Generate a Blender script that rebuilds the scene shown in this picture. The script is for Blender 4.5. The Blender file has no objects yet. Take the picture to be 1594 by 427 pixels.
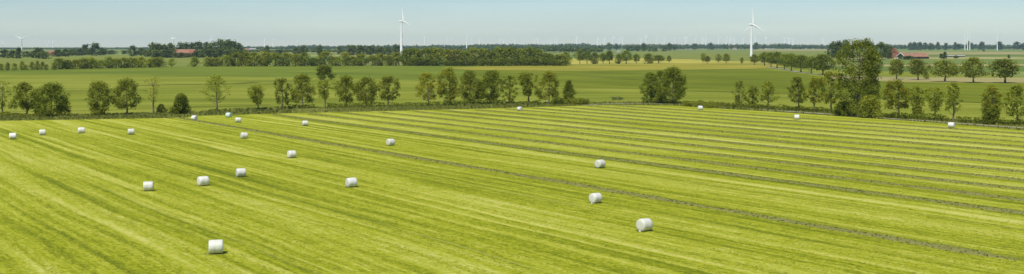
import bpy, math, random
import numpy as np

# ------------------------------------------------------------------ camera, sky, sun
F, HZ, CX, CAMH = 1700.0, 71.5, 797.0, 19.0          # focal length / horizon row / centre column (photo pixels), camera height (m)
scene = bpy.context.scene
COL = scene.collection
cd = bpy.data.cameras.new('camera')
cam = bpy.data.objects.new('camera', cd)
COL.objects.link(cam)
cam.location = (0, 0, CAMH)
cam.rotation_euler = (math.pi / 2, 0, 0)
cd.sensor_width = 36.0
cd.lens = F / 1594.0 * 36.0
cd.shift_y = -(213.5 - HZ) / 1594.0
cd.clip_start = 0.5
cd.clip_end = 60000
scene.camera = cam

SUN_EL, SUN_AZ = math.radians(60), math.radians(205)   # azimuth from +Y, clockwise
world = bpy.data.worlds.new('World')
scene.world = world
world.use_nodes = True
wn, wl = world.node_tree.nodes, world.node_tree.links
sky = wn.new('ShaderNodeTexSky')
sky.sky_type = 'NISHITA'
sky.sun_disc = False
sky.sun_elevation = SUN_EL
sky.sun_rotation = SUN_AZ
sky.altitude = 20
sky.air_density = 1.05
sky.dust_density = 0.0
sky.ozone_density = 9.5
bg = wn['Background']
bg.inputs['Strength'].default_value = 0.086
# very thin, even veil of high cloud over the whole sky
wtc = wn.new('ShaderNodeTexCoord'); wmp = wn.new('ShaderNodeMapping'); wmp.inputs['Scale'].default_value = (4, 4, 38)
wno = wn.new('ShaderNodeTexNoise'); wno.inputs['Scale'].default_value = 1.0; wno.inputs['Detail'].default_value = 5
wrp = wn.new('ShaderNodeValToRGB'); wrp.color_ramp.elements[0].position = 0.35; wrp.color_ramp.elements[1].position = 0.7
wrp.color_ramp.elements[0].color = (0.97, 0.97, 0.97, 1); wrp.color_ramp.elements[1].color = (1.08, 1.06, 1.04, 1)
wmx = wn.new('ShaderNodeMix'); wmx.data_type = 'RGBA'; wmx.blend_type = 'MULTIPLY'; wmx.inputs[0].default_value = 1.0
wl.new(wtc.outputs['Generated'], wmp.inputs['Vector']); wl.new(wmp.outputs[0], wno.inputs['Vector']); wl.new(wno.outputs['Fac'], wrp.inputs[0])
wl.new(sky.outputs['Color'], wmx.inputs[6]); wl.new(wrp.outputs[0], wmx.inputs[7]); wl.new(wmx.outputs[2], bg.inputs['Color'])

sd = bpy.data.lights.new('sun', 'SUN')
sd.energy = 4.2
sd.angle = math.radians(0.55)
sd.color = (1.0, 0.95, 0.86)
sun = bpy.data.objects.new('sun', sd)
COL.objects.link(sun)
to_sun = (math.sin(SUN_AZ) * math.cos(SUN_EL), math.cos(SUN_AZ) * math.cos(SUN_EL), math.sin(SUN_EL))
from mathutils import Vector
sun.rotation_euler = Vector(to_sun).to_track_quat('Z', 'Y').to_euler()
sun.location = (0, 0, 90)

scene.view_settings.view_transform = 'Standard'
scene.view_settings.look = 'None'
scene.view_settings.exposure = 0.25
scene.view_settings.gamma = 1.0

# ------------------------------------------------------------------ helpers
def G(px, py):
    """ground point seen at a photo pixel"""
    d = F * CAMH / (py - HZ)
    return ((px - CX) * d / F, d)

def tag(o, label=None, cat=None, group=None, kind=None):
    if label: o['label'] = label
    if cat: o['category'] = cat
    if group: o['group'] = group
    if kind: o['kind'] = kind
    return o

def link(o, parent=None):
    COL.objects.link(o)
    if parent is not None: o.parent = parent
    return o

def empty(name, loc, rz=0.0):
    o = bpy.data.objects.new(name, None)
    o.empty_display_size = 0.5
    o.location = loc
    o.rotation_euler = (0, 0, rz)
    return link(o)

def mesh_np(name, V, Q, mat=None, smooth=False, T=None):
    """mesh from numpy verts, quads (and triangles)"""
    me = bpy.data.meshes.new(name)
    V = np.asarray(V, dtype=np.float32)
    nq = 0 if Q is None else len(Q)
    nt = 0 if T is None else len(T)
    idx = []
    if nq: idx.append(np.asarray(Q, dtype=np.int32).ravel())
    if nt: idx.append(np.asarray(T, dtype=np.int32).ravel())
    idx = np.concatenate(idx)
    me.vertices.add(len(V)); me.vertices.foreach_set('co', V.ravel())
    me.loops.add(len(idx)); me.loops.foreach_set('vertex_index', idx)
    me.polygons.add(nq + nt)
    st = np.concatenate([np.arange(nq) * 4, nq * 4 + np.arange(nt) * 3]).astype(np.int32)
    me.polygons.foreach_set('loop_start', st)
    if smooth: me.polygons.foreach_set('use_smooth', np.ones(nq + nt, dtype=bool))
    me.update(calc_edges=True)
    me.validate()
    if mat: me.materials.append(mat)
    return me

def obj(name, me, parent=None):
    return link(bpy.data.objects.new(name, me), parent)

ONES = ['', 'first', 'second', 'third', 'fourth', 'fifth', 'sixth', 'seventh', 'eighth', 'ninth', 'tenth', 'eleventh', 'twelfth',
        'thirteenth', 'fourteenth', 'fifteenth', 'sixteenth', 'seventeenth', 'eighteenth', 'nineteenth']
TENS = {2: ('twentieth', 'twenty'), 3: ('thirtieth', 'thirty'), 4: ('fortieth', 'forty'), 5: ('fiftieth', 'fifty'), 6: ('sixtieth', 'sixty'), 7: ('seventieth', 'seventy')}
def nth(n):
    if n < 20: return ONES[n]
    return TENS[n // 10][0] if n % 10 == 0 else TENS[n // 10][1] + '-' + ONES[n % 10]

# ------------------------------------------------------------------ materials
class NT:
    def __init__(self, name, rough=0.9, spec=0.08):
        self.m = bpy.data.materials.new(name)
        self.m.use_nodes = True
        self.t = self.m.node_tree
        self.b = self.t.nodes['Principled BSDF']
        self.b.inputs['Roughness'].default_value = rough
        self.b.inputs['Specular IOR Level'].default_value = spec
    def n(self, ty, **kw):
        x = self.t.nodes.new(ty)
        for k, v in kw.items(): setattr(x, k, v)
        return x
    def l(self, a, b): self.t.links.new(a, b)
    def val(self, sock, v):
        if hasattr(v, 'is_output'): self.l(v, sock)
        else: sock.default_value = v
    def math(self, op, a, b=0.0, c=None, clamp=False):
        x = self.n('ShaderNodeMath', operation=op, use_clamp=clamp)
        self.val(x.inputs[0], a); self.val(x.inputs[1], b)
        if c is not None: self.val(x.inputs[2], c)
        return x.outputs[0]
    def coord(self): return self.n('ShaderNodeTexCoord').outputs['Object']
    def dot(self, v, w):
        x = self.n('ShaderNodeVectorMath', operation='DOT_PRODUCT')
        self.l(v, x.inputs[0]); x.inputs[1].default_value = w
        return x.outputs['Value']
    def comb(self, x, y, z=0.0):
        c = self.n('ShaderNodeCombineXYZ')
        self.val(c.inputs[0], x); self.val(c.inputs[1], y); self.val(c.inputs[2], z)
        return c.outputs[0]
    def noise(self, vec, scale=1.0, detail=2.0, rough=0.5, dist=0.0):
        x = self.n('ShaderNodeTexNoise')
        self.l(vec, x.inputs['Vector'])
        x.inputs['Scale'].default_value = scale
        x.inputs['Detail'].default_value = detail
        x.inputs['Roughness'].default_value = rough
        x.inputs['Distortion'].default_value = dist
        return x.outputs['Fac']
    def ramp(self, fac, stops, interp='LINEAR'):
        r = self.n('ShaderNodeValToRGB')
        r.color_ramp.interpolation = interp
        e = r.color_ramp.elements
        while len(e) < len(stops): e.new(0.5)
        for i, (p, c) in enumerate(stops):
            e[i].position = p
            e[i].color = tuple(c) + (1.0,) if len(c) == 3 else c
        self.l(fac, r.inputs[0])
        return r.outputs[0]
    def mix(self, fac, a, b, mode='MIX'):
        x = self.n('ShaderNodeMix', data_type='RGBA', blend_type=mode)
        self.val(x.inputs[0], fac)
        for i, v in ((6, a), (7, b)):
            if hasattr(v, 'is_output'): self.l(v, x.inputs[i])
            else: x.inputs[i].default_value = tuple(v) + (1.0,)
        return x.outputs[2]
    def bump(self, h, strength, dist):
        b = self.n('ShaderNodeBump')
        b.inputs['Strength'].default_value = strength
        b.inputs['Distance'].default_value = dist
        self.l(h, b.inputs['Height'])
        self.l(b.outputs[0], self.b.inputs['Normal'])
    def base(self, c):
        if hasattr(c, 'is_output'): self.l(c, self.b.inputs['Base Color'])
        else: self.b.inputs['Base Color'].default_value = tuple(c) + (1.0,)
        return self.m

VPX = -390.0                                        # the mowing lines run towards this column of the horizon
_n = math.hypot(VPX - CX, F)
DIR = ((VPX - CX) / _n, F / _n)                      # along the rows
PER = (DIR[1], -DIR[0])                              # across the rows
def U(p): return p[0] * PER[0] + p[1] * PER[1]
def Vv(p): return p[0] * DIR[0] + p[1] * DIR[1]
U_A = U(G(1000, 307))
U_ROWS = []
for k in range(12):
    q = 0.004759 + 0.00039 * k
    U_ROWS.append(U(G(1200, HZ + 1 / q)))
ROW_SP = U_ROWS[1] - U_ROWS[0]

def mat_mown():
    m = NT('mown_grass', 0.85)
    P = m.coord()
    u = m.dot(P, (PER[0], PER[1], 0)); v = m.dot(P, (DIR[0], DIR[1], 0))
    wob = m.noise(P, 0.02, 2)
    uw = m.math('ADD', u, m.math('MULTIPLY', m.math('SUBTRACT', wob, 0.5), 3.0))
    def aniso(a, b, det, off=0.0, rough=0.5):
        return m.noise(m.comb(m.math('MULTIPLY', uw, 1 / a), m.math('MULTIPLY', v, 1 / b), off), 1.0, det, rough)
    n1 = aniso(6.0, 260, 2, 0.0)
    n2 = aniso(1.5, 45, 4, 7.0, 0.6)
    n3 = aniso(0.40, 2.6, 4, 13.0, 0.7)
    n8 = m.noise(P, 5.5, 3, 0.7)
    n4 = m.noise(P, 2.4, 5, 0.75)
    n5 = m.noise(P, 0.014, 2)
    n7 = m.noise(P, 0.22, 3, 0.6)
    s = m.math('ADD', m.math('MULTIPLY', n1, 0.70), m.math('MULTIPLY', n2, 0.75))
    for nn, wt in ((n3, 0.60), (n4, 0.85), (n5, 0.25), (n7, 0.18), (n8, 0.5)):
        s = m.math('ADD', s, m.math('MULTIPLY', nn, wt))
    mow = m.math('SINE', m.math('ADD', m.math('MULTIPLY', uw, 2 * math.pi / 2.9), m.math('MULTIPLY', aniso(14.0, 400, 1, 71.0), 9.0)))
    mow2 = m.math('SINE', m.math('ADD', m.math('MULTIPLY', uw, 2 * math.pi / 1.27), m.math('MULTIPLY', aniso(9.0, 300, 1, 83.0), 7.0)))
    mow = m.math('MULTIPLY', mow, m.ramp(aniso(8, 160, 1, 91.0), [(0.38, (0, 0, 0)), (0.62, (1, 1, 1))]))
    mow2 = m.math('MULTIPLY', mow2, m.ramp(aniso(6, 120, 1, 97.0), [(0.38, (0, 0, 0)), (0.62, (1, 1, 1))]))
    s = m.math('ADD', s, m.math('ADD', m.math('MULTIPLY', mow, 0.08), m.math('MULTIPLY', mow2, 0.05)))
    s = m.math('SUBTRACT', s, 1.415)                     # centred on 0.5
    # raked part: a light stubble strip beside every windrow
    ph = m.math('MULTIPLY', m.math('SUBTRACT', u, U_ROWS[0]), 2 * math.pi / ROW_SP)
    wave = m.math('ADD', m.math('SINE', m.math('ADD', ph, -1.3)), m.math('MULTIPLY', m.math('SINE', m.math('MULTIPLY_ADD', ph, 3.0, 0.6)), 0.45))
    msk = m.math('MULTIPLY', m.math('SUBTRACT', u, U_A + 2), 1 / 12.0, clamp=True)
    s = m.math('ADD', s, m.math('MULTIPLY', m.math('MULTIPLY', wave, msk), 0.075))
    col = m.ramp(s, [(0.22, (0.115, 0.145, 0.004)), (0.39, (0.205, 0.235, 0.006)), (0.50, (0.292, 0.318, 0.012)),
                     (0.61, (0.350, 0.365, 0.034)), (0.78, (0.48, 0.47, 0.115))])
    ln = aniso(1.1, 200, 3, 31.0)
    lf = m.ramp(ln, [(0.58, (0, 0, 0)), (0.74, (1, 1, 1))])
    lf = m.math('MULTIPLY', lf, m.ramp(aniso(3, 40, 2, 53.0), [(0.35, (0.15,) * 3), (0.65, (0.75,) * 3)]))
    col = m.mix(lf, col, (0.50, 0.49, 0.10))
    m.base(col)
    h = m.math('ADD', m.math('MULTIPLY', n4, 0.5), m.math('MULTIPLY', n3, 0.5))
    m.bump(h, 1.0, 0.22)
    return m.m

def mat_field(name, cols, ang=0.0, a=4.0, b=120.0, grain=0.35):
    """crop or meadow: soft streaks along one direction plus patches"""
    m = NT(name, 0.9)
    P = m.coord()
    ca, sa = math.cos(ang), math.sin(ang)
    u = m.dot(P, (-sa, ca, 0)); v = m.dot(P, (ca, sa, 0))
    n1 = m.noise(m.comb(m.math('MULTIPLY', u, 1 / a), m.math('MULTIPLY', v, 1 / b)), 1.0, 3, 0.55)
    n2 = m.noise(P, 0.012, 3, 0.5)
    n3 = m.noise(P, 1.1, 4, 0.7)
    n4 = m.noise(m.comb(m.math('MULTIPLY', u, 0.05), m.math('MULTIPLY', v, 0.008)), 1.0, 3, 0.6)
    s = m.math('ADD', m.math('MULTIPLY', n1, 0.3), m.math('MULTIPLY', n2, 0.35))
    s = m.math('ADD', s, m.math('MULTIPLY', n4, 0.35))
    s = m.math('ADD', s, m.math('MULTIPLY', m.math('SUBTRACT', n3, 0.5), grain))
    k = len(cols)
    m.base(m.ramp(s, [(0.41 + 0.18 * i / (k - 1), c) for i, c in enumerate(cols)]))
    m.bump(n3, 0.6, 0.2)
    return m.m

def mat_country():
    """far farmland: patchwork of parcels"""
    m = NT('far_farmland', 0.95)
    P = m.coord()
    w = m.comb(m.math('MULTIPLY', m.dot(P, (0.97, 0.24, 0)), 1 / 520.0), m.math('MULTIPLY', m.dot(P, (-0.24, 0.97, 0)), 1 / 190.0))
    vo = m.n('ShaderNodeTexVoronoi', feature='F1', distance='CHEBYCHEV')
    m.l(w, vo.inputs['Vector']); vo.inputs['Scale'].default_value = 1.0
    sep = m.n('ShaderNodeSeparateColor'); m.l(vo.outputs['Color'], sep.inputs[0])
    c = m.ramp(sep.outputs[0], [(0.0, (0.115, 0.165, 0.026)), (0.3, (0.150, 0.195, 0.040)), (0.55, (0.190, 0.230, 0.055)),
                                (0.75, (0.25, 0.25, 0.080)), (0.93, (0.33, 0.29, 0.11))], 'CONSTANT')
    n = m.noise(P, 0.01, 4, 0.6)
    c = m.mix(1.0, c, m.ramp(n, [(0.3, (0.78,) * 3), (0.7, (1.15,) * 3)]), 'MULTIPLY')
    m.base(c)
    return m.m

def mat_plain(name, col, rough=0.8, var=0.12, scale=1.5):
    m = NT(name, rough)
    P = m.coord()
    n = m.noise(P, scale, 4, 0.6)
    lo = tuple(c * (1 - var) for c in col); hi = tuple(min(1, c * (1 + var)) for c in col)
    m.base(m.ramp(n, [(0.3, lo), (0.7, hi)]))
    return m.m

def mat_leaf(name, dark, light, trans=0.3, scale=0.35):
    m = NT(name, 0.75)
    P = m.coord()
    isl = m.n('ShaderNodeNewGeometry').outputs['Random Per Island']
    n = m.noise(P, scale, 2)
    f = m.math('ADD', m.math('MULTIPLY', isl, 0.6), m.math('MULTIPLY', n, 0.5))
    c = m.ramp(f, [(0.2, dark), (0.85, light)])
    oi = m.n('ShaderNodeObjectInfo')
    c = m.mix(1.0, c, oi.outputs['Color'], 'MULTIPLY')
    m.base(c)
    tr = m.n('ShaderNodeBsdfTranslucent')
    m.l(m.mix(1.0, c, (1.1, 1.25, 0.6), 'MULTIPLY'), tr.inputs['Color'])
    mx = m.n('ShaderNodeMixShader'); mx.inputs[0].default_value = trans
    m.l(m.b.outputs[0], mx.inputs[1]); m.l(tr.outputs[0], mx.inputs[2])
    m.l(mx.outputs[0], m.t.nodes['Material Output'].inputs['Surface'])
    return m.m

M = {}
M['mown'] = mat_mown()
A_ROW = math.atan2(DIR[1], DIR[0])
M['meadow'] = mat_field('meadow_grass', [(0.125, 0.150, 0.010), (0.190, 0.215, 0.018), (0.250, 0.260, 0.034)], 0.06, 3.0, 140)
M['crop'] = mat_field('green_crop', [(0.100, 0.138, 0.010), (0.136, 0.175, 0.014), (0.165, 0.205, 0.020)], 0.1, 2.5, 200, 0.2)
M['crop_dark'] = mat_field('dark_green_crop', [(0.098, 0.122, 0.004), (0.128, 0.155, 0.006), (0.165, 0.188, 0.011)], A_ROW, 2.5, 200, 0.2)
M['yellow'] = mat_field('yellowing_meadow', [(0.170, 0.180, 0.014), (0.265, 0.240, 0.026), (0.33, 0.28, 0.045)], 0.05, 4.0, 200, 0.2)
M['rape'] = mat_field('yellow_flowering_crop', [(0.27, 0.26, 0.04), (0.37, 0.335, 0.055), (0.43, 0.38, 0.08)], 0.05, 4.0, 200, 0.2)
M['tan'] = mat_field('dry_tan_field', [(0.23, 0.21, 0.07), (0.29, 0.255, 0.095), (0.34, 0.29, 0.12)], 0.05, 4.0, 200, 0.2)
M['pale'] = mat_field('pale_green_field', [(0.140, 0.170, 0.022), (0.175, 0.200, 0.032), (0.210, 0.225, 0.048)], 0.05, 4.0, 200, 0.2)
M['verge'] = mat_field('rough_verge', [(0.085, 0.105, 0.012), (0.130, 0.145, 0.020), (0.180, 0.185, 0.038)], 0.0, 2.0, 20, 0.6)
M['country'] = mat_country()
M['track'] = mat_plain('pale_gravel', (0.27, 0.26, 0.175), 0.95, 0.3, 0.5)
M['leaf'] = mat_leaf('leaves', (0.118, 0.136, 0.008), (0.325, 0.338, 0.048), 0.42)
M['leaf_far'] = mat_leaf('leaves_far', (0.062, 0.082, 0.012), (0.150, 0.174, 0.036), 0.25, 0.05)
M['bark'] = mat_plain('bark', (0.19, 0.16, 0.105), 0.95, 0.3, 3)
M['tuft'] = mat_leaf('rough_grass', (0.150, 0.165, 0.022), (0.30, 0.30, 0.080), 0.35, 0.2)
M['hay'] = mat_leaf('raked_hay', (0.175, 0.182, 0.040), (0.325, 0.322, 0.105), 0.3, 0.8)
M['white'] = mat_plain('turbine_white', (0.86, 0.87, 0.85), 0.5, 0.03, 0.3)
M['roof'] = mat_plain('red_roof_tiles', (0.30, 0.160, 0.098), 0.85, 0.25, 0.35)
M['roof_dark'] = mat_plain('dark_red_roof_tiles', (0.28, 0.11, 0.07), 0.85, 0.25, 0.35)
M['brick'] = mat_plain('red_brick', (0.26, 0.12, 0.075), 0.9, 0.2, 1.0)
M['wall_white'] = mat_plain('white_render', (0.74, 0.72, 0.66), 0.8, 0.06, 0.6)
M['dark'] = mat_plain('dark_timber', (0.055, 0.052, 0.045), 0.85, 0.2, 1.0)
M['green_door'] = mat_plain('green_door_paint', (0.03, 0.085, 0.055), 0.6, 0.1, 1.0)
M['grey'] = mat_plain('grey_sheet', (0.33, 0.33, 0.32), 0.6, 0.1, 1.0)

def mat_bale():
    m = NT('stretch_film', 0.38, 0.4)
    P = m.coord()
    n = m.noise(P, 2.5, 3, 0.6)
    st = m.noise(m.comb(m.math('MULTIPLY', m.dot(P, (1, 0, 0)), 9.0), m.math('MULTIPLY', m.dot(P, (0, 1, 0)), 0.7), m.math('MULTIPLY', m.dot(P, (0, 0, 1)), 0.7)), 1.0, 3, 0.6)
    c = m.ramp(m.math('ADD', m.math('MULTIPLY', n, 0.5), m.math('MULTIPLY', st, 0.5)), [(0.35, (0.56, 0.56, 0.50)), (0.62, (0.72, 0.715, 0.65))])
    oi = m.n('ShaderNodeObjectInfo')
    c = m.mix(1.0, c, oi.outputs['Color'], 'MULTIPLY')
    m.base(c)
    wr = m.noise(P, 7.0, 4, 0.7, 1.2)
    m.bump(m.math('ADD', st, m.math('MULTIPLY', wr, 0.6)), 0.8, 0.05)
    return m.m
M['film'] = mat_bale()

# ------------------------------------------------------------------ the setting
def sheet(name, pts, mat, z, kind='structure'):
    V = [(x, y, z) for x, y in pts]
    me = bpy.data.meshes.new(name)
    me.from_pydata(V, [], [list(range(len(V)))])
    me.materials.append(mat)
    if me.polygons[0].normal.z < 0: me.flip_normals()
    o = obj(name, me)
    tag(o, kind=kind)
    return o

GX0, GX1, GY0, GY1 = -9000, 9000, -250, 14000
gx = np.linspace(GX0, GX1, 61); gy = np.concatenate([np.linspace(GY0, 2000, 31), np.linspace(2400, GY1, 30)])
XX, YY = np.meshgrid(gx, gy)
V = np.stack([XX.ravel(), YY.ravel(), np.zeros(XX.size)], 1)
i, j = np.meshgrid(np.arange(len(gy) - 1), np.arange(len(gx) - 1), indexing='ij')
a0 = (i * len(gx) + j).ravel()
ground = obj('ground', mesh_np('ground', V, np.stack([a0, a0 + 1, a0 + 1 + len(gx), a0 + len(gx)], 1), M['country']))
tag(ground, 'flat patchwork farmland stretching to the horizon', kind='structure')

def sheet_px(name, pts, mat, z, label):
    o = sheet(name, [G(*p) for p in pts], mat, z)
    o['label'] = label
    return o

# meadow that lies behind the whole tree row; the others lie on top of it
sheet_px('meadow', [(-700, 200), (-700, 112), (0, 108.5), (250, 104.5), (450, 102.5), (640, 101.8), (760, 101.5), (900, 100.5), (1040, 99.5), (1300, 108), (1594, 120), (2100, 140), (2500, 240),
                    (1700, 218), (1594, 209), (1040, 167), (950, 166), (0, 193)], M['meadow'], 0.02, 'olive meadow behind the row of trees')
sheet_px('crop_field', [(-400, 118.5), (-400, 109.5), (0, 108.4), (250, 104.4), (450, 102.4), (640, 101.7), (735, 101.6), (760, 131.5), (600, 123.5), (450, 120.5), (150, 116.5), (0, 116.5)], M['crop'], 0.05,
         'green strip of crop in front of the far hedge belt')
sheet_px('crop_field', [(735, 109.5), (900, 110.6), (1060, 108.5), (1180, 107), (1230, 113), (1300, 123.6), (1394, 128.5), (1594, 131.5), (2000, 136), (2000, 186), (1594, 163), (1495, 159.5), (1150, 143.5), (1000, 139.5), (900, 137), (750, 130)],
         M['crop_dark'], 0.08, 'deep green crop field behind the right part of the tree row')
sheet_px('yellow_meadow', [(690, 105.6), (760, 103.8), (900, 101.6), (1050, 99.0), (1135, 98.2), (1222, 100.5), (1230, 104), (1180, 107.2), (1060, 108.8), (900, 110.8), (735, 109.3), (690, 107.0)], M['yellow'], 0.11,
         'yellowing strip of meadow between the green crops')
sheet_px('flowering_field', [(850, 99.6), (870, 91.5), (1000, 91.0), (1075, 92.5), (1140, 95.5), (1210, 95.2), (1230, 99.5), (1135, 98.0), (1045, 98.8), (900, 100.2)], M['rape'], 0.08,
         'bright yellow field behind the small trees')
sheet_px('pale_field', [(-500, 107), (-500, 87), (0, 86.5), (200, 85.5), (400, 88), (400, 102.6), (250, 104.2), (0, 108.2)], M['pale'], 0.08, 'pale green field behind the hedge belt at left')
sheet_px('pale_field', [(1000, 90.8), (980, 80.0), (1300, 79.6), (1310, 88), (1300, 100), (1222, 99.5), (1210, 94.8), (1140, 95), (1075, 92)], M['pale'], 0.14, 'pale green field around the foot of the right big turbine')
sheet_px('tan_field', [(1180, 76.8), (1300, 76.6), (1320, 79.4), (1170, 79.5)], M['tan'], 0.14, 'thin tan field below the horizon houses')
sheet_px('tan_field', [(1430, 82.6), (1700, 80.0), (1800, 84.5), (1440, 85.4)], M['tan'], 0.11, 'dry tan field right of the long barn')
sheet_px('tan_field', [(383, 78.5), (560, 77.8), (560, 82.6), (383, 81.8)], M['tan'], 0.11, 'tan field in front of the wood left of the left big turbine')
sheet_px('track_strip', [(1290, 117.5), (1400, 120.5), (1594, 121.5), (1900, 124), (1900, 133), (1594, 129.6), (1394, 127.6), (1290, 122.5)], M['tan'], 0.11, 'pale grass strip under the four round trees at right')

EDGE = [(-900, 262), (-500, 222), (0, 189), (150, 186.6), (290, 184.0), (300, 181.5), (450, 177.2), (600, 173.8), (750, 170.0), (900, 165.4), (950, 164.3), (1050, 165.3), (1130, 170.5), (1200, 174.3), (1280, 180), (1410, 189), (1490, 195), (1594, 204), (1900, 232), (2300, 275)]
EDGE_W = [G(*p) for p in EDGE]
field = sheet('mown_field', EDGE_W + [(400, 60), (400, -120), (-400, -120), (-400, 60)], M['mown'], 0.10)
field['label'] = 'mown grass field with light and dark mowing stripes'

VERGE_BACK = [(-900, 240), (-500, 207), (0, 180.5), (150, 179), (290, 175.5), (450, 168.5), (600, 165.5), (750, 162.0), (900, 160), (950, 159.8), (1050, 160.0), (1130, 164), (1200, 167.5), (1280, 172.5), (1410, 182.5), (1490, 188.5), (1594, 194), (1900, 219), (2300, 258)]
vo = sheet_px('grass_verge', EDGE + VERGE_BACK[::-1], M['verge'], 0.06, 'rough grass verge between mown field and trees')

def ribbon(name, px, width, mat, z, label, lift=0.0):
    """strip along a line of photo pixels, with real width in metres"""
    P = np.array([G(*p) for p in px])
    # resample
    d = np.concatenate([[0], np.cumsum(np.hypot(*np.diff(P, axis=0).T))])
    s = np.linspace(0, d[-1], int(d[-1] / 4) + 2)
    X = np.interp(s, d, P[:, 0]); Y = np.interp(s, d, P[:, 1])
    t = np.stack([np.gradient(X), np.gradient(Y)], 1); t /= np.linalg.norm(t, axis=1)[:, None]
    nrm = np.stack([-t[:, 1], t[:, 0]], 1)
    rg = np.random.default_rng(5)
    w1 = width / 2 * (1 + 0.12 * rg.standard_normal(len(s))); w2 = width / 2 * (1 + 0.12 * rg.standard_normal(len(s)))
    A = np.stack([X + nrm[:, 0] * w1, Y + nrm[:, 1] * w1, np.full(len(s), z)], 1)
    B = np.stack([X - nrm[:, 0] * w2, Y - nrm[:, 1] * w2, np.full(len(s), z)], 1)
    V = np.concatenate([A, B]); n = len(s); k = np.arange(n - 1)
    o = obj(name, mesh_np(name, V, np.stack([k + n, k + n + 1, k + 1, k], 1), mat))
    return tag(o, label, kind='structure')

ribbon('gravel_track', [(905, 164.6), (950, 162.4), (1000, 161.8), (1060, 163.4), (1150, 169.4), (1270, 177.0), (1340, 182.4), (1440, 189.0), (1520, 195.0), (1600, 200.8), (1800, 217)], 2.5, M['track'], 0.14,
       'pale gravel track along the right edge of the mown field')
ribbon('farm_lane', [(1195, 104.5), (1222, 108.5), (1245, 113.0), (1275, 116.2), (1330, 120.0), (1430, 123.6)], 5.0, M['track'], 0.16, 'pale farm lane under the avenue of round trees')

M['ditch'] = mat_field('reedy_ditch', [(0.045, 0.060, 0.006), (0.070, 0.088, 0.010), (0.110, 0.120, 0.022)], 0.0, 2.0, 12, 0.5)
for px, wd, lab in [([(-40, 143.5), (60, 142.8), (150, 141.5), (230, 141.2)], 2.4, 'dark ditch line across the meadow at left'), ([(900, 117.8), (950, 121.5), (1000, 125.0), (1060, 125.8)], 3.0, 'dark slanting ditch in the deep green crop'),
                    ([(1058, 142.6), (1120, 143.2), (1240, 147.5), (1400, 155.0), (1600, 163.5)], 2.2, 'dark furrow along the lower edge of the deep green crop'), ([(430, 112.0), (520, 114.6), (600, 116.5), (690, 119.0)], 3.0, 'faint dark furrow across the green strip'),
                    ([(230, 117.0), (300, 115.2), (420, 116.2)], 2.6, 'dark weedy furrow in the meadow'), ([(190, 134.5), (260, 132.5), (360, 131.0), (400, 128.6)], 4.5, 'broad dark patchy furrow in the meadow'),
                    ([(0, 175.0), (150, 172.5), (300, 167.5), (420, 164.0)], 1.0, 'thin wheel track in the near meadow'), ([(955, 156.0), (958, 153.0), (952, 151.4)], 1.6, 'left one of two short curved wheel ruts in the meadow'), ([(963, 156.0), (968, 153.0), (961, 151.2)], 1.6, 'right one of two short curved wheel ruts in the meadow')]:
    ribbon('ditch', px, wd, M['ditch'], 0.13, lab)

# ------------------------------------------------------------------ plants
def leaf_quads(C, size, rg, out=None, up=0.6, aspect=0.62):
    """rhombic leaf-clump faces at centres C"""
    n = len(C)
    nr = rg.standard_normal((n, 3))
    nr /= np.linalg.norm(nr, axis=1)[:, None] + 1e-9
    if out is not None: nr = nr * 0.75 + out * 0.8
    nr[:, 2] += up
    nr /= np.linalg.norm(nr, axis=1)[:, None] + 1e-9
    t = np.cross(nr, rg.standard_normal((n, 3))); t /= np.linalg.norm(t, axis=1)[:, None] + 1e-9
    b = np.cross(nr, t)
    L = (size * rg.uniform(0.65, 1.35, n))[:, None] * 0.5
    W = L * aspect
    bend = nr * L * 0.25
    V = np.stack([C - t * L - bend, C - b * W, C + t * L - bend, C + b * W], 1).reshape(-1, 3)
    Q = np.arange(4 * n).reshape(-1, 4)
    return V, Q

def tube(P, R, sides=6):
    P = np.asarray(P, float); n = len(P)
    T = np.gradient(P, axis=0); T /= np.linalg.norm(T, axis=1)[:, None] + 1e-9
    ref = np.array([0.37, 0.91, 0.18])
    A = np.cross(T, ref); A /= np.linalg.norm(A, axis=1)[:, None] + 1e-9
    B = np.cross(T, A)
    th = np.arange(sides) * 2 * np.pi / sides
    V = (P[:, None, :] + np.asarray(R)[:, None, None] * (np.cos(th)[None, :, None] * A[:, None, :] + np.sin(th)[None, :, None] * B[:, None, :])).reshape(-1, 3)
    Q = []
    for i in range(n - 1):
        for k in range(sides):
            Q.append((i * sides + k, i * sides + (k + 1) % sides, (i + 1) * sides + (k + 1) % sides, (i + 1) * sides + k))
    return V, Q

PROF = {
    'oval': lambda t: math.sin(math.pi * min(1, 0.10 + 0.86 * t)) ** 0.65,
    'egg': lambda t: math.sin(math.pi * (0.16 + 0.80 * t) ** 0.85) ** 0.7 if 0.16 + 0.8 * t < 1 else 0.2,
    'vase': lambda t: (0.30 + 0.75 * t ** 0.8) if t < 0.72 else 0.88 * math.cos((t - 0.72) / 0.28 * 1.25),
    'round': lambda t: max(0.15, 1 - (2 * t - 0.9) ** 2) ** 0.55,
    'column': lambda t: 0.55 + 0.45 * math.sin(math.pi * (0.15 + 0.8 * t)),
    'poplar': lambda t: (0.80 + 0.24 * math.sin(math.pi * min(1, t * 1.15))) if t < 0.72 else 0.98 * math.cos((t - 0.66) / 0.34 * 1.2),
    'cone': lambda t: max(0.12, 1.0 - 0.82 * t ** 1.3) if t > 0.15 else 0.8,
    'bush': lambda t: max(0.15, 1 - (1.25 * t - 0.25) ** 2) ** 0.5,
}

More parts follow.
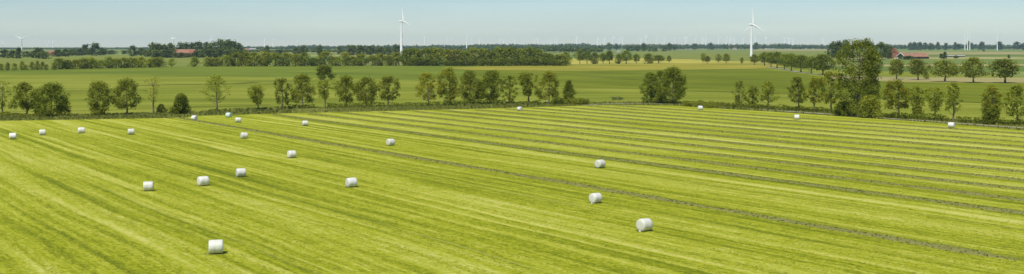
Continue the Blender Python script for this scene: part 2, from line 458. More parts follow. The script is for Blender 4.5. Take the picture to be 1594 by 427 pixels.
def tree_geo(h, w, cb=0.28, nclump=38, nleaf=2600, leaf=0.42, kind='oval', seed=1, lean=0.0, stems=1, fill=1.0, trunk_r=None, limbs=14, clump=0.17):
    """returns (crown mesh arrays, trunk mesh arrays); tree base at the origin"""
    rg = np.random.default_rng(seed)
    prof = PROF[kind]
    zb, zt = cb * h, h
    lob = rg.uniform(0, 6.28, 3); la = rg.uniform(0.06, 0.24, 3)
    cs, rs = [], []
    for k in range(nclump):
        t = (k + rg.uniform(0, 1)) / nclump
        t = t ** 0.92
        ang = k * 2.39996 + rg.uniform(-0.5, 0.5)
        p = prof(t) * (1 + la[0] * math.sin(ang + lob[0]) + la[1] * math.sin(2 * ang + lob[1] + 3 * t) + la[2] * math.sin(3 * ang + lob[2] - 4 * t))
        cr = w * clump * rg.uniform(0.6, 1.4)
        rad = max(0.0, p * w / 2 - cr * 0.6) * rg.uniform(0.15, 1.0) ** 0.45
        z = zb + t * (zt - zb)
        z = min(max(z, zb + cr * 0.75), zt - cr * rg.uniform(0.55, 0.95))
        cs.append((rad * math.cos(ang) + lean * (z / h), rad * math.sin(ang), z)); rs.append(cr)
    cs = np.array(cs); rs = np.array(rs)
    wgt = rs ** 2; wgt /= wgt.sum()
    pick = rg.choice(nclump, nleaf, p=wgt)
    d = rg.standard_normal((nleaf, 3)); d /= np.linalg.norm(d, axis=1)[:, None]
    rr = rg.uniform(0, 1, nleaf) ** 0.40 * rs[pick] * fill
    C = cs[pick] + d * rr[:, None] * np.array([1.05, 1.05, 0.85])
    C += rg.standard_normal((nleaf, 3)) * leaf * 0.35
    C[:, 2] = np.maximum(C[:, 2], 0.12 * leaf + 0.05)
    cv = leaf_quads(C, leaf, rg, out=d)
    # trunk and limbs
    tr = trunk_r or 0.028 * h ** 0.9 + 0.03
    V, Q = [], []; off = 0
    def add(P, R, s):
        nonlocal off
        v, q = tube(P, R, s)
        V.append(v); Q.extend([tuple(i + off for i in f) for f in q]); off += len(v)
    for s in range(stems):
        sx, sy = (0, 0) if stems == 1 else (rg.uniform(-.12, .12) * w, rg.uniform(-.12, .12) * w)
        ex, ey = (lean * 0.85 + sx * 2.2 + rg.uniform(-.05, .05) * w, sy * 2.2 + rg.uniform(-.05, .05) * w)
        P = []
        R = []
        for k in range(7):
            t = k / 6
            P.append((sx * 0.3 + (ex - sx * 0.3) * t ** 1.2 + rg.uniform(-.012, .012) * h * (k > 0), sy * 0.3 + (ey - sy * .3) * t + rg.uniform(-.012, .012) * h * (k > 0), -0.15 + t * (0.84 * h)))
            R.append(tr * (1.25 if k == 0 else 1.0) * (1 - 0.86 * t) / (1 if stems == 1 else 1.4))
        add(P, R, 7)
        P = np.array(P)
        for k in rg.permutation(nclump)[:limbs // stems]:
            c = cs[k]
            zs = max(0.14 * h, min(c[2] - 0.30 * np.hypot(c[0], c[1]) - 0.06 * h, 0.7 * h))
            st = np.array([np.interp(zs, P[:, 2], P[:, 0]), np.interp(zs, P[:, 2], P[:, 1]), zs])
            md = (st + c) / 2 + np.array([0, 0, -0.03 * h]) + rg.uniform(-.02, .02, 3) * h
            r0 = tr * 0.42 * (1 - 0.55 * zs / h)
            add([st, md, c], [r0, r0 * 0.6, r0 * 0.16], 5)
    return cv, (np.concatenate(V), Q)

def tree_thing(name, loc, geo, color, label, group, rz=0.0, mat='leaf', cat='tree'):
    r = empty(name, loc, rz)
    (cv, cq), (tv, tq) = geo
    c = obj('crown', mesh_np('crown', cv, cq, M[mat]), r); c.color = color
    if tv is not None: obj('trunk', mesh_np('trunk', tv, tq, M['bark'], True), r)
    return tag(r, label, cat, group)

GREEN = (1, 1, 1, 1); DARK = (0.80, 0.86, 0.76, 1); OLIVE = (1.12, 1.04, 0.8, 1); LIGHT = (1.3, 1.28, 1.2, 1); YEL = (1.5, 1.3, 0.95, 1)
# row of trees behind the mown field: crown centre, trunk column, base row, top row, crown width (photo px), crown base, leaf share, profile, colour, look
ROW = [
    (4, 4, 182.5, 124.5, 24, .22, .30, 'vase', LIGHT, 'thin sparse pale tree'),
    (37, 42, 181.5, 129, 44, .20, .80, 'round', GREEN, 'loose spreading tree with open lower crown'),
    (80, 79, 181.5, 130, 52, .03, 1.6, 'bush', DARK, 'broad dark tree leafy down to the ground'),
    (152, 152, 180.5, 126, 41, .10, 1.0, 'oval', GREEN, 'ragged oval tree with a shrub at its foot'),
    (197, 198, 178.5, 123, 47, .16, .85, 'round', GREEN, 'open spreading tree with gaps in its crown'),
    (239, 239, 177.5, 117.5, 28, .30, .13, 'vase', YEL, 'nearly bare thin tree with yellowish twigs'),
    (336, 337.5, 173.5, 116, 40, .26, .42, 'egg', LIGHT, 'sparse open tree with airy crown'),
    (399, 402.5, 172.5, 133, 31, .22, .60, 'vase', LIGHT, 'small loose tree leaning to the left'),
    (438, 440, 170.8, 122, 25, .16, .65, 'column', GREEN, 'slim ragged tree'),
    (469, 471.5, 168.2, 115.5, 41, .14, .85, 'egg', GREEN, 'airy egg-shaped tree'),
    (504, 506, 168.5, 124, 27, .32, .50, 'vase', LIGHT, 'thin-crowned tree in front of the dark one'),
    (537, 539.5, 166.8, 117.5, 34, .13, .95, 'oval', GREEN, 'dense oval tree'),
    (569, 572, 166.5, 120.5, 36, .16, .95, 'round', GREEN, 'round tree with two stems'),
    (604, 604, 165.2, 118.5, 35, .18, .85, 'oval', GREEN, 'round-headed tree with a gap on its right'),
    (665, 668, 164.8, 113, 36, .18, .62, 'egg', YEL, 'yellowish open-crowned tree'),
    (697, 701, 164.0, 106, 35, .14, .95, 'oval', OLIVE, 'tall full olive-green tree'),
    (731, 731, 163.8, 109.5, 40, .12, 1.15, 'egg', GREEN, 'wide full-crowned tree above the clipped hedge'),
    (766, 763, 163.6, 110.5, 37, .12, 1.15, 'oval', DARK, 'wide dark tree at the end of the clipped hedge'),
    (793.5, 793, 163.2, 117.5, 20, .04, .75, 'column', GREEN, 'narrow columnar tree'),
    (820, 822.5, 162.8, 113, 31, .26, .80, 'vase', GREEN, 'vase-shaped tree with forked stems'),
    (855, 854, 162.0, 111, 37, .12, .85, 'egg', OLIVE, 'tall leafy tree growing out of bushes'),
    (885, 885, 161.6, 125, 25, .03, .95, 'cone', DARK, 'short dark tapering tree beside low bushes'),
    (1012, 1014, 159.5, 112.5, 30, .14, 1.05, 'round', DARK, 'dark round tree, left one of the dense trio'),
    (1028, 1029, 160.3, 110, 24, .14, .8, 'oval', DARK, 'dark tree squeezed in the middle of the dense trio'),
    (1049, 1047, 161.6, 105, 43, .08, 1.45, 'egg', DARK, 'large dark tree, right one of the dense trio'),
    (1151, 1151, 166.4, 126, 18, .12, .50, 'column', GREEN, 'thin wispy tree'),
    (1171.5, 1171, 167.7, 134.5, 22, .06, .80, 'oval', GREEN, 'short bushy tree'),
    (1195.5, 1195, 169.0, 127, 28, .24, .60, 'egg', LIGHT, 'light airy tree with a straight stem'),
    (1241, 1244, 172.8, 119, 28, .22, .80, 'egg', GREEN, 'tall tapering tree near the round bale'),
    (1267, 1268, 173.6, 121, 26, .24, .62, 'egg', OLIVE, 'slender open tree'),
    (1293, 1294, 174.4, 111, 33, .20, .75, 'oval', OLIVE, 'tall loose tree left of the giant poplar'),
    (1396, 1399.5, 184.2, 124.5, 42, .24, .85, 'egg', OLIVE, 'broad olive tree with leaning bare trunk'),
    (1426, 1427, 184.0, 134.5, 28, .10, .70, 'vase', LIGHT, 'short pale tree with leafy stem'),
    (1456, 1456, 187.6, 135.5, 34, .26, .50, 'vase', LIGHT, 'thin spreading tree with bare lower branches'),
    (1485, 1484, 189.8, 128, 28, .26, .55, 'egg', LIGHT, 'tall thin tree behind the end-on bale'),
    (1544, 1544, 193.0, 134.5, 37, .12, .85, 'vase', OLIVE, 'full tree with a dense shrub at its foot'),
    (1582, 1584, 195.2, 132.5, 34, .20, .75, 'egg', LIGHT, 'loose tree at the right edge'),
]
nL = nR = 0
for k, (cx, tx, by, ty, wpx, cb, dens, kind, colr, look) in enumerate(ROW):
    X, Y = G(tx, by)
    s = Y / F
    h, w = (by - ty) * s, wpx * s
    nl = int(195 * w * h ** 0.5 * dens)
    geo = tree_geo(h, w * 1.20, cb, int(30 + 16 * min(dens, 1.3)), nl, 0.40 if dens > .45 else .34, kind, 100 + k, (cx - tx) * s, 2 if 'two stems' in look or 'forked' in look else 1,
                   1.0, limbs=22 if dens < .7 else 16, clump=0.112 if dens < .9 else 0.135)
    if k < 25: side, n = 'left', k + 1
    else: side, n = 'right', len(ROW) - k + 1        # the giant poplar stands between
    where = f'{nth(k + 1)} from left in its row'
    t_ = tree_thing('roadside_tree', (X, Y, 0.06), geo, tuple(c * random.Random(k).uniform(.92, 1.08) for c in colr[:3]) + (1,), f'{look}, {where}', 'trees in the row behind the mown field')

# the giant poplar in the right half of the row
X, Y = G(1337, 181.5); s = Y / F
h = (181.5 - 61) * s
geo = tree_geo(h, 80 * s, .02, 130, 12500, 0.42, 'poplar', 77, 5 * s, 1, 1.0, trunk_r=0.5, limbs=40, clump=0.105)
g2 = tree_geo(h * 0.86, 44 * s, .30, 40, 2300, 0.46, 'oval', 78, 13 * s, 1, 1.0, trunk_r=0.22, limbs=16, clump=0.17)
def merge(a, b, off):
    (cv, cq), (tv, tq) = a; (dv, dq), (uv, uq) = b
    o = np.array(off)
    return ((np.concatenate([cv, dv + o]), np.concatenate([np.asarray(cq), np.asarray(dq) + len(cv)])), (np.concatenate([tv, uv + o]), list(tq) + [tuple(i + len(tv) for i in f) for f in uq]))
geo = merge(geo, g2, (9 * s, 0.8, 0))
tree_thing('poplar_tree', (X, Y, 0.06), geo, (0.82, 0.86, 0.78, 1), 'giant leafy tree towering over the row, its top above the horizon', None)

# shrubs in and along the row: column, base row, top row, width, colour, label
SHRUBS = [
    (282, 177.8, 146.5, 30, DARK, 'cone', 'dense dark rounded bush standing alone between sparse trees'),
    (251, 176.8, 163, 12, GREEN, 'bush', 'small low shrub beside the dense dark bush'),
    (153, 181.2, 170, 17, GREEN, 'bush', 'low shrub at the foot of the ragged oval tree'),
    (8, 183, 175, 16, GREEN, 'bush', 'low shrub at the foot of the leftmost tree'),
    (868, 163.2, 152, 18, DARK, 'bush', 'low dark bush between the last two trees left of the field corner'),
    (905, 163.6, 153.5, 24, GREEN, 'bush', 'low spreading bush where the gravel track begins'),
    (1078, 166.5, 159, 22, GREEN, 'bush', 'low bush beside the dense trio, above the elongated bale'),
    (1108, 168.3, 161, 24, GREEN, 'bush', 'low bush between the dense trio and the thin wispy tree'),
    (1356, 184.2, 150, 34, LIGHT, 'bush', 'pale feathery bush at the right foot of the giant tree'),
    (1312, 180.8, 158, 24, DARK, 'bush', 'dark bush at the left foot of the giant tree'),
    (1428, 184.6, 170, 14, GREEN, 'bush', 'small shrub under the short pale tree'),
    (1543, 194.0, 168, 24, DARK, 'bush', 'dense shrub at the foot of the full tree near the right edge'),
]
for k, (cx, by, ty, wpx, colr, kind, lab) in enumerate(SHRUBS):
    X, Y = G(cx, by); s = Y / F
    h, w = (by - ty) * s, wpx * s
    geo = tree_geo(h, w * 1.2, 0.0, 30, int(420 * w * h ** .5 * (1.5 if colr == DARK else .9)), 0.36, kind, 300 + k, 0, 1, 1.0, trunk_r=0.07, limbs=8, clump=0.19)
    tree_thing('shrub', (X, Y, 0.06), geo, colr, lab, 'shrubs along the tree row', cat='shrub')

# low hedges along the row; dark foliage also stands in for tree shade
def hedge(px, height, depth, dens, colr, label, seed, bumpy=0.35):
    P = np.array([G(*p) for p in px]); o0 = P[0].copy()
    P = P - o0
    d = np.concatenate([[0], np.cumsum(np.hypot(*np.diff(P, axis=0).T))])
    L = d[-1]; rg = np.random.default_rng(seed)
    n = int(L * height * dens)
    s = rg.uniform(0, L, n)
    X = np.interp(s, d, P[:, 0]); Y = np.interp(s, d, P[:, 1])
    prof = 1 - bumpy + bumpy * (0.5 + 0.5 * np.sin(s * 0.9 + 2 * np.sin(s * 0.31 + seed)) * np.sin(s * 0.23 + seed)) * 1.2
    z = rg.uniform(0, 1, n) ** 0.75 * height * prof
    C = np.stack([X + rg.uniform(-.3, .3, n), Y + rg.uniform(-.5, .5, n) * depth, z + 0.1], 1)
    v, q = leaf_quads(C, 0.42, rg)
    r = empty('hedge', (o0[0], o0[1], 0.06))
    c = obj('foliage', mesh_np('hedge_foliage', v, q, M['leaf']), r); c.color = colr
    # woody stems
    V, Q, off = [], [], 0
    for st in np.arange(0.4, L, 1.6):
        x, y = np.interp(st, d, P[:, 0]), np.interp(st, d, P[:, 1])
        tv, tq = tube([(x, y, -0.1), (x + rg.uniform(-.2, .2), y, height * 0.4), (x + rg.uniform(-.3, .3), y + rg.uniform(-.2, .2), height * 0.72)], [.05, .035, .012], 4)
        V.append(tv); Q += [tuple(i + off for i in f) for f in tq]; off += len(tv)
    tag(obj('stems', mesh_np('hedge_stems', np.concatenate(V), Q, M['bark']), r), kind='stuff')
    return tag(r, label, 'hedge', 'low hedges along the tree row')

hedge([(18, 182.6), (70, 182.4), (112, 181.6)], 1.0, 2.0, 22, GREEN, 'low scrubby hedge under the broad dark tree at left', 1)
hedge([(448, 169.4), (490, 168.6)], 1.1, 1.5, 34, DARK, 'short low hedge left of the thin-crowned tree', 2)
hedge([(509, 168.6), (560, 167.6), (602, 166.4)], 1.6, 2.0, 34, DARK, 'low hedge under the dense oval and the two-stemmed tree', 3)
hedge([(606, 166.6), (650, 166.0), (688, 165.2)], 1.3, 2.0, 34, DARK, 'low hedge under the yellowish open-crowned tree', 4)
hedge([(690, 165.2), (740, 164.8), (783, 164.2)], 1.6, 1.6, 46, (0.55, 0.66, 0.62, 1), 'straight clipped dark hedge under three full-crowned trees', 5, 0.08)
hedge([(808, 164.2), (842, 163.4)], 1.3, 1.6, 34, DARK, 'short hedge under the vase-shaped tree', 6)
hedge([(858, 163.2), (918, 163.2)], 2.2, 2.2, 30, GREEN, 'scrubby hedge ending where the gravel track begins', 7)
hedge([(999, 160.6), (1052, 162.2)], 1.8, 2.0, 40, (0.5, 0.6, 0.56, 1), 'dark hedge under the dense trio of trees', 8)
hedge([(1062, 163.6), (1130, 167.2), (1215, 171.6)], 1.6, 2.0, 30, GREEN, 'long low hedge from the dense trio to the light airy tree', 9)
hedge([(1218, 171.8), (1270, 174.8), (1318, 178.6)], 1.5, 2.0, 34, DARK, 'low dark hedge left of the giant tree', 10)
hedge([(1362, 183.6), (1420, 185.8), (1474, 189.4)], 1.6, 2.0, 34, DARK, 'low dark hedge right of the giant tree', 11)
hedge([(1490, 191.0), (1530, 193.4), (1600, 197.0)], 1.6, 2.0, 34, DARK, 'low dark hedge at the right edge', 12)

# rough grass and weeds along the verge
def poly_len(P):
    return np.concatenate([[0], np.cumsum(np.hypot(*np.diff(P, axis=0).T))])
def verge_tufts(n, seed):
    rg = np.random.default_rng(seed)
    A = np.array(EDGE); B = np.array(VERGE_BACK)
    px = rg.uniform(-60, 1660, n)
    ya = np.interp(px, A[:, 0], A[:, 1]); yb = np.interp(px, B[:, 0], B[:, 1])
    t = rg.uniform(0, 1, n) ** 1.0
    py = ya + (yb - ya) * t
    d = F * CAMH / (py - HZ)
    X = (px - CX) * d / F; Y = d
    # keep the gravel track clear
    T = np.array([(905, 164.6), (950, 162.4), (1000, 161.8), (1060, 163.4), (1150, 169.4), (1270, 177.0), (1340, 182.4), (1440, 189.0), (1520, 195.0), (1600, 200.8), (1800, 217)])
    ty = np.interp(px, T[:, 0], T[:, 1]); td = F * CAMH / (ty - HZ)
    keep = (px < 905) | (np.abs(d - td) > 3.6)
    patch = np.sin(X * 0.13) * np.sin(X * 0.051 + Y * 0.07 + 1.0) + rg.uniform(-.8, .8, n)
    keep &= patch > -0.45
    X, Y = X[keep], Y[keep]; m = len(X)
    hgt = rg.uniform(0.2, 0.55, m) * (1 + 0.5 * (np.sin(X * 0.09 + 2) > 0.4))
    C = np.stack([X, Y, hgt * 0.45 + 0.06], 1)
    ang = rg.uniform(0, np.pi, m)
    t_ = np.stack([np.cos(ang), np.sin(ang), rg.uniform(-.2, .2, m)], 1) * (hgt * 0.45)[:, None]
    b_ = np.stack([rg.uniform(-.3, .3, m), rg.uniform(-.3, .3, m), np.ones(m)], 1) * (hgt * 0.5)[:, None]
    V = np.stack([C - b_ - t_ * .3, C - b_ + t_ * .3, C + b_ + t_, C + b_ * 0.8 - t_], 1).reshape(-1, 3)
    return V, np.arange(4 * m).reshape(-1, 4)
v, q = verge_tufts(22000, 4)
vt = obj('verge_grass', mesh_np('verge_grass', v, q, M['tuft']))
tag(vt, 'tall rough grass and weeds along the field edge', 'grass', kind='stuff')

# ------------------------------------------------------------------ windrows of raked grass
def inside_edge_v(u):
    """v (along the rows) where the row u meets the far edge of the field"""
    E = np.array(EDGE_W); uu = E @ np.array(PER); vv = E @ np.array(DIR)
    best = None
    for i in range(len(E) - 1):
        if (uu[i] - u) * (uu[i + 1] - u) <= 0 and uu[i] != uu[i + 1]:
            t = (u - uu[i]) / (uu[i + 1] - uu[i]); val = vv[i] + t * (vv[i + 1] - vv[i])
            if best is None or val > best: best = val
    return best
def near_end_v(u, px_right=1720):
    """v where the row leaves the picture on the right"""
    a = (px_right - CX) / F
    # X = a*Y ; X = u*PER0+v*DIR0 ; Y = u*PER1+v*DIR1
    return (a * u * PER[1] - u * PER[0]) / (DIR[0] - a * DIR[1])

def windrow(u, v0, v1, width, height, seed, label):
    rg = np.random.default_rng(seed)
    n = max(8, int((v1 - v0) / 0.5)); s = np.linspace(v0, v1, n)
    end = np.clip(np.minimum(s - v0, v1 - s) / 3.0, 0.03, 1)
    lump = 0.5 * np.sin(s * 0.21 + seed) * np.sin(s * 0.083 + 2 * seed) + 0.25 * np.sin(s * 0.9 + seed * 3)
    w = width * (0.9 + 0.55 * lump) * (0.4 + 0.6 * end)
    hh = height * (0.9 + 0.4 * lump) * end
    mid = 0.30 * np.sin(s * 0.05 + seed) + 0.10 * np.sin(s * 0.37 + seed)
    cross = np.array([-1, -0.62, -0.25, 0.2, 0.6, 1.0]); zc = np.array([-0.05, 0.5, 0.95, 1.0, 0.55, -0.05])
    uu = u + mid[:, None] + w[:, None] / 2 * cross[None, :] + rg.uniform(-.03, .03, (n, 6))
    zz = hh[:, None] * zc[None, :] * rg.uniform(0.85, 1.15, (n, 6))
    ss = np.repeat(s[:, None], 6, 1)
    X = uu * PER[0] + ss * DIR[0]; Y = uu * PER[1] + ss * DIR[1]
    V = np.stack([X, Y, zz], 2).reshape(-1, 3)
    i, j = np.meshgrid(np.arange(n - 1), np.arange(5), indexing='ij'); a = (i * 6 + j).ravel()
    Q = np.stack([a, a + 1, a + 7, a + 6], 1)
    m = int((v1 - v0) * 22)
    sc = rg.uniform(v0, v1, m); off = rg.standard_normal(m) * 0.36
    wloc = np.interp(sc, s, w); uc = u + np.interp(sc, s, mid) + off * wloc
    z = np.interp(sc, s, hh) * np.exp(-(off / 0.42) ** 2) * rg.uniform(0.8, 1.25, m) + 0.02
    C = np.stack([uc * PER[0] + sc * DIR[0], uc * PER[1] + sc * DIR[1], z], 1)
    lv, lq = leaf_quads(C, 0.34, rg, up=1.3, aspect=0.45)
    Vall = np.concatenate([V, lv]); Qall = np.concatenate([Q, lq + len(V)])
    org = np.array([u * PER[0] + v0 * DIR[0], u * PER[1] + v0 * DIR[1], 0.0])
    w_ = obj('windrow', mesh_np('windrow', Vall - org, Qall, M['hay'])); w_.location = (org[0], org[1], 0.1)
    return tag(w_, label, 'windrow', 'raked rows of grass across the field')
vA0 = Vv(G(1588, 407)); vA1 = inside_edge_v(U_A) - 1.5
windrow(U_A, vA0, vA1, 1.6, 0.18, 900, 'lone long row of raked grass nearest the viewer, crossing the whole field')
for k, u in enumerate(U_ROWS):
    e = inside_edge_v(u)
    if e is None: continue
    v0 = near_end_v(u)
    v1 = e - 4
    if v1 - v0 < 15: continue
    windrow(u, v0, v1, 1.75, 0.17, 901 + k, f'{nth(k + 1)} raked grass row of the closely spaced set, counted from the front')

# ------------------------------------------------------------------ bales
def bale_mesh(seed):
    """film-wrapped round bale, axis along X, resting on z = 0"""
    rg = np.random.default_rng(seed)
    R, Lh, S = 0.63, 0.62, 36
    prof = [(-Lh - .005, 0.0), (-Lh - .012, 0.2), (-Lh, 0.40), (-Lh + .012, 0.52), (-Lh + .05, 0.595), (-Lh + .12, 0.622), (-Lh * .55, .632), (-Lh * .2, .628), (Lh * .15, .634),
            (Lh * .5, .628), (Lh - .12, .622), (Lh - .05, .595), (Lh - .012, .52), (Lh, .40), (Lh + .012, .2), (Lh + .005, 0.0)]
    V = []
    ph = rg.uniform(0, 6.28, 4)
    for i, (x, r) in enumerate(prof):
        for k in range(S):
            a = 2 * math.pi * k / S
            bul = 1 + 0.012 * math.sin(3 * a + ph[0]) + 0.010 * math.sin(5 * a + ph[1] + 3 * x) + 0.006 * math.sin(11 * a + ph[2] + 6 * x) + rg.uniform(-.005, .005)
            rr = r * bul
            y, z = rr * math.cos(a), R + rr * math.sin(a) * 0.985
            V.append((x + 0.012 * math.sin(2 * a + ph[3]) * r, y * 1.01, max(z, 0.02 + 0.004 * abs(math.cos(a * 9)))))
    Q = []
    for i in range(len(prof) - 1):
        for k in range(S):
            Q.append((i * S + k, (i + 1) * S + k, (i + 1) * S + (k + 1) % S, i * S + (k + 1) % S))
    me = mesh_np('hay_bale', V, Q, M['film'], True)
    return me
BM = [bale_mesh(s) for s in (1, 2, 3, 4)]
tv = [(-.66, -.18, .02), (-.66, .12, .02), (-.86, .05, .015), (-.82, -.22, .03), (-.64, -.1, .16), (-.64, .08, .14)]
TAIL = mesh_np('film_tail', tv, [(0, 1, 2, 3), (0, 4, 5, 1)], M['film'])
A_PER = math.atan2(PER[1], PER[0])
# centre column, centre row, turn from the across-row direction (deg), colour, tail, label
BALES = [
    (336, 384, -18, 0, 1, 'large white wrapped bale alone at the bottom left, nearest on the left side'),
    (1003, 350, 4, 0, 1, 'large white wrapped bale, lowest on the right half of the field'),
    (927, 308, 6, 0, 1, 'white wrapped bale just in front of the lone raked row'),
    (934, 255, 10, 0, 0, 'white wrapped bale just behind the lone raked row'),
    (547, 284, 0, 0, 0, 'white wrapped bale alone in the middle of the lower left field'),
    (231, 289.5, -20, 0, 0, 'white wrapped bale, left end of the slanting line of three'),
    (316, 282, 4, 0, 0, 'white wrapped bale, middle one of the slanting line of three'),
    (375, 268.5, -6, 0, 0, 'white wrapped bale, right end of the slanting line of three'),
    (454, 240, 2, 0, 0, 'white wrapped bale on the left, nearest in front of the lone raked row'),
    (608, 221.5, 6, 0, 0, 'white wrapped bale behind the lone raked row, below the round-headed tree'),
    (475, 191.8, -10, 0, 0, 'small white wrapped bale below the airy egg-shaped tree'),
    (380, 211, -2, 0, 0, 'white wrapped bale beside the lone raked row near its far end'),
    (20, 212, -12, 0, 0, 'leftmost white wrapped bale at the left edge'),
    (66, 206, -6, 0, 0, 'white wrapped bale, second from the left edge'),
    (126.5, 203, -4, 0, 0, 'white wrapped bale below the ragged oval tree'),
    (204, 205, -8, 0, 0, 'white wrapped bale below the open spreading tree'),
    (302.5, 183.5, -62, 0, 0, 'round white bale seen end-on at the far end of the lone raked row'),
    (356, 179.3, -58, 1, 0, 'pale bluish-green wrapped bale on the field edge'),
    (370.5, 186.8, -10, 0, 0, 'small white bale just below the pale bluish-green bale'),
    (809, 169.5, -78, 0, 0, 'round white bale seen end-on below the vase-shaped tree'),
    (1090, 168.3, -24, 0, 0, 'white bale half hidden at the field edge right of the dense trio'),
    (1240.5, 182.3, -50, 0, 0, 'white bale on the right field edge below the tall tapering tree'),
    (1481, 194.8, -72, 0, 0, 'rightmost white bale at the far field edge'),
]
for k, (cx, cy, turn, colr, tail, lab) in enumerate(BALES):
    # centre is 0.63 m above the ground
    d = F * (CAMH - 0.10 - 0.63) / (cy - HZ)
    X = (cx - CX) * d / F
    o = obj('hay_bale', BM[k % 4])
    o.location = (X, d, 0.085); o.rotation_euler = (0, 0, A_PER + math.radians(turn))
    sc = 1.0 + 0.03 * math.sin(k * 2.3)
    o.scale = (1.04 * sc, sc, sc)
    tn = random.Random(k + 40)
    b_ = tn.uniform(.90, 1.06)
    o.color = (0.80, 1.0, 0.97, 1) if colr else (b_, b_ * tn.uniform(.985, 1.01), b_ * tn.uniform(.94, 1.02), 1)
    tag(o, lab, 'hay bale', 'wrapped round bales on the mown field')
    if tail: obj('film_tail', TAIL, o)

d = F * (CAMH - 0.6) / (100.5 - HZ)
o = obj('hay_bale', BM[1]); o.location = ((691 - CX) * d / F, d, 0.06); o.scale = (1.3, 1.3, 1.3)
tag(o, 'tiny white bale far away at the foot of the hedge belt', 'hay bale')

# loose cut grass and stubble clumps on the near part of the field and round the bales
def stubble(n, seed):
    rg = np.random.default_rng(seed)
    py = HZ + 1 / rg.uniform(1 / 375.0, 1 / 125.0, n)
    px = rg.uniform(-60, 1660, n)
    d = F * CAMH / (py - HZ); X = (px - CX) * d / F; Y = d
    for o in [o for o in bpy.data.objects if o.name.startswith('hay_bale') and o.location.y < 330]:
        k = 150; a = rg.uniform(0, 6.28, k); r = rg.uniform(0.68, 1.05, k)
        X = np.concatenate([X, o.location.x + r * np.cos(a)]); Y = np.concatenate([Y, o.location.y + r * np.sin(a)])
    uu = X * PER[0] + Y * PER[1]
    keep = rg.uniform(0, 1, len(X)) < 0.45 + 0.5 * np.sin(uu * 2.17 + 2.0 * np.sin(uu * 0.31))
    keep[n:] = True
    X, Y = X[keep], Y[keep]; m = len(X)
    C = np.stack([X, Y, 0.112 + rg.uniform(0, 0.035, m)], 1)
    return leaf_quads(C, 0.17, rg, up=3.2, aspect=0.55)
v, q = stubble(190000, 9)
M['stub'] = mat_leaf('cut_stubble', (0.130, 0.158, 0.008), (0.46, 0.46, 0.10), 0.3, 0.1)
tag(obj('cut_stubble', mesh_np('cut_stubble', v, q, M['stub'])), 'cut grass stubble and loose clumps on the mown field', 'grass', kind='stuff')

# ------------------------------------------------------------------ shared tree shapes for the middle and far distance (unit height and width)
def proto(kind, nclump, nleaf, leaf, seed, cb, clump=0.17):
    (cv, cq), (tv, tq) = tree_geo(10.0, 10.0, cb, nclump, nleaf, leaf, kind, seed, 0, 1, 1.0, trunk_r=0.34, limbs=8, clump=clump)
    return cv / 10.0, cq, tv / 10.0, tq
def proto_mesh(mat, *a, **k):
    cv, cq, tv, tq = proto(*a, **k)
    return mesh_np('crown', cv, cq, M[mat]), mesh_np('trunk', tv, tq, M['bark'], True)
MID = {
    'tree': [proto_mesh('leaf', kd, 34, 900, 0.80, 500 + i, cb, 0.14) for i, (kd, cb) in enumerate([('oval', .14), ('egg', .16), ('round', .18), ('vase', .2)])],
    'bush': [proto_mesh('leaf', kd, 38, 1150, 0.80, 520 + i, 0.0, 0.15) for i, kd in enumerate(['bush', 'egg', 'oval', 'bush', 'round'])],
    'avenue': [proto_mesh('leaf', kd, 44, 1900, 0.66, 540 + i, cb, 0.145) for i, (kd, cb) in enumerate([('round', .24), ('bush', .26), ('round', .22), ('oval', .24)])],
}
FAR = [proto_mesh('leaf_far', kd, 24, 620, 1.25, 560 + i, cb) for i, (kd, cb) in enumerate([('oval', .03), ('round', .06), ('bush', .0), ('egg', .03), ('round', .12)])]

def far_tree(name, protos, cx, by, ty, wpx, colr, label, group, k, cat='tree', depth=1.0):
    X, Y = G(cx, by); s = Y / F
    rn = random.Random(k * 7 + 3)
    rn_c = rn.uniform(.78, 1.28)
    r = empty(name, (X, Y, 0.0), rn.uniform(0, 6.28))
    cr, tk = protos[k % len(protos)]
    c = obj('crown', cr, r); c.color = tuple(v * rn_c for v in colr[:3]) + (1,)
    obj('trunk', tk, r)
    w = wpx * s * 1.16
    r.scale = (w, w, (by - ty) * s)
    return tag(r, label, cat, group)

# lone dark tree in the meadow
far_tree('meadow_tree', [proto_mesh('leaf', 'bush', 44, 3000, 0.7, 599, .06)], 504.5, 124.8, 101, 27, DARK, 'dark round tree standing alone in the meadow, its foot hidden behind the roadside row', None, 0)

# four round trees on the pale strip at right, and the fifth at the farm
for k, (cx, by, ty, w) in enumerate([(1396, 124, 92, 25), (1429, 125, 91.7, 31), (1471, 127.5, 93.5, 40), (1515.5, 129, 89.5, 36), (1564.5, 129.5, 91, 43)]):
    far_tree('field_tree', MID['avenue'], cx, by, ty, w, GREEN, f'round-crowned tree on the pale grass strip, {nth(k + 1)} of five from the left', 'round trees on the pale grass strip at right', k + 11)
far_tree('shrub', MID['bush'], 1441.5, 123.6, 112, 9, DARK, 'small dark bush between two round trees on the grass strip', None, 3, 'shrub')

# avenue at right
for k, (cx, by, ty, w) in enumerate([(1190, 102.6, 81, 22), (1200, 104.4, 81.5, 20), (1210, 106.4, 80.5, 24), (1221, 108.6, 84, 20), (1232, 110.8, 82.5, 26), (1247, 113, 86, 30), (1263, 115, 88, 24), (1281, 117, 84.5, 33)]):
    far_tree('avenue_tree', MID['avenue'], cx, by, ty, w, (0.85, .92, .82, 1), f'full round avenue tree along the farm lane, {nth(k + 1)} of eight from the left', 'avenue trees along the farm lane', k + 31)
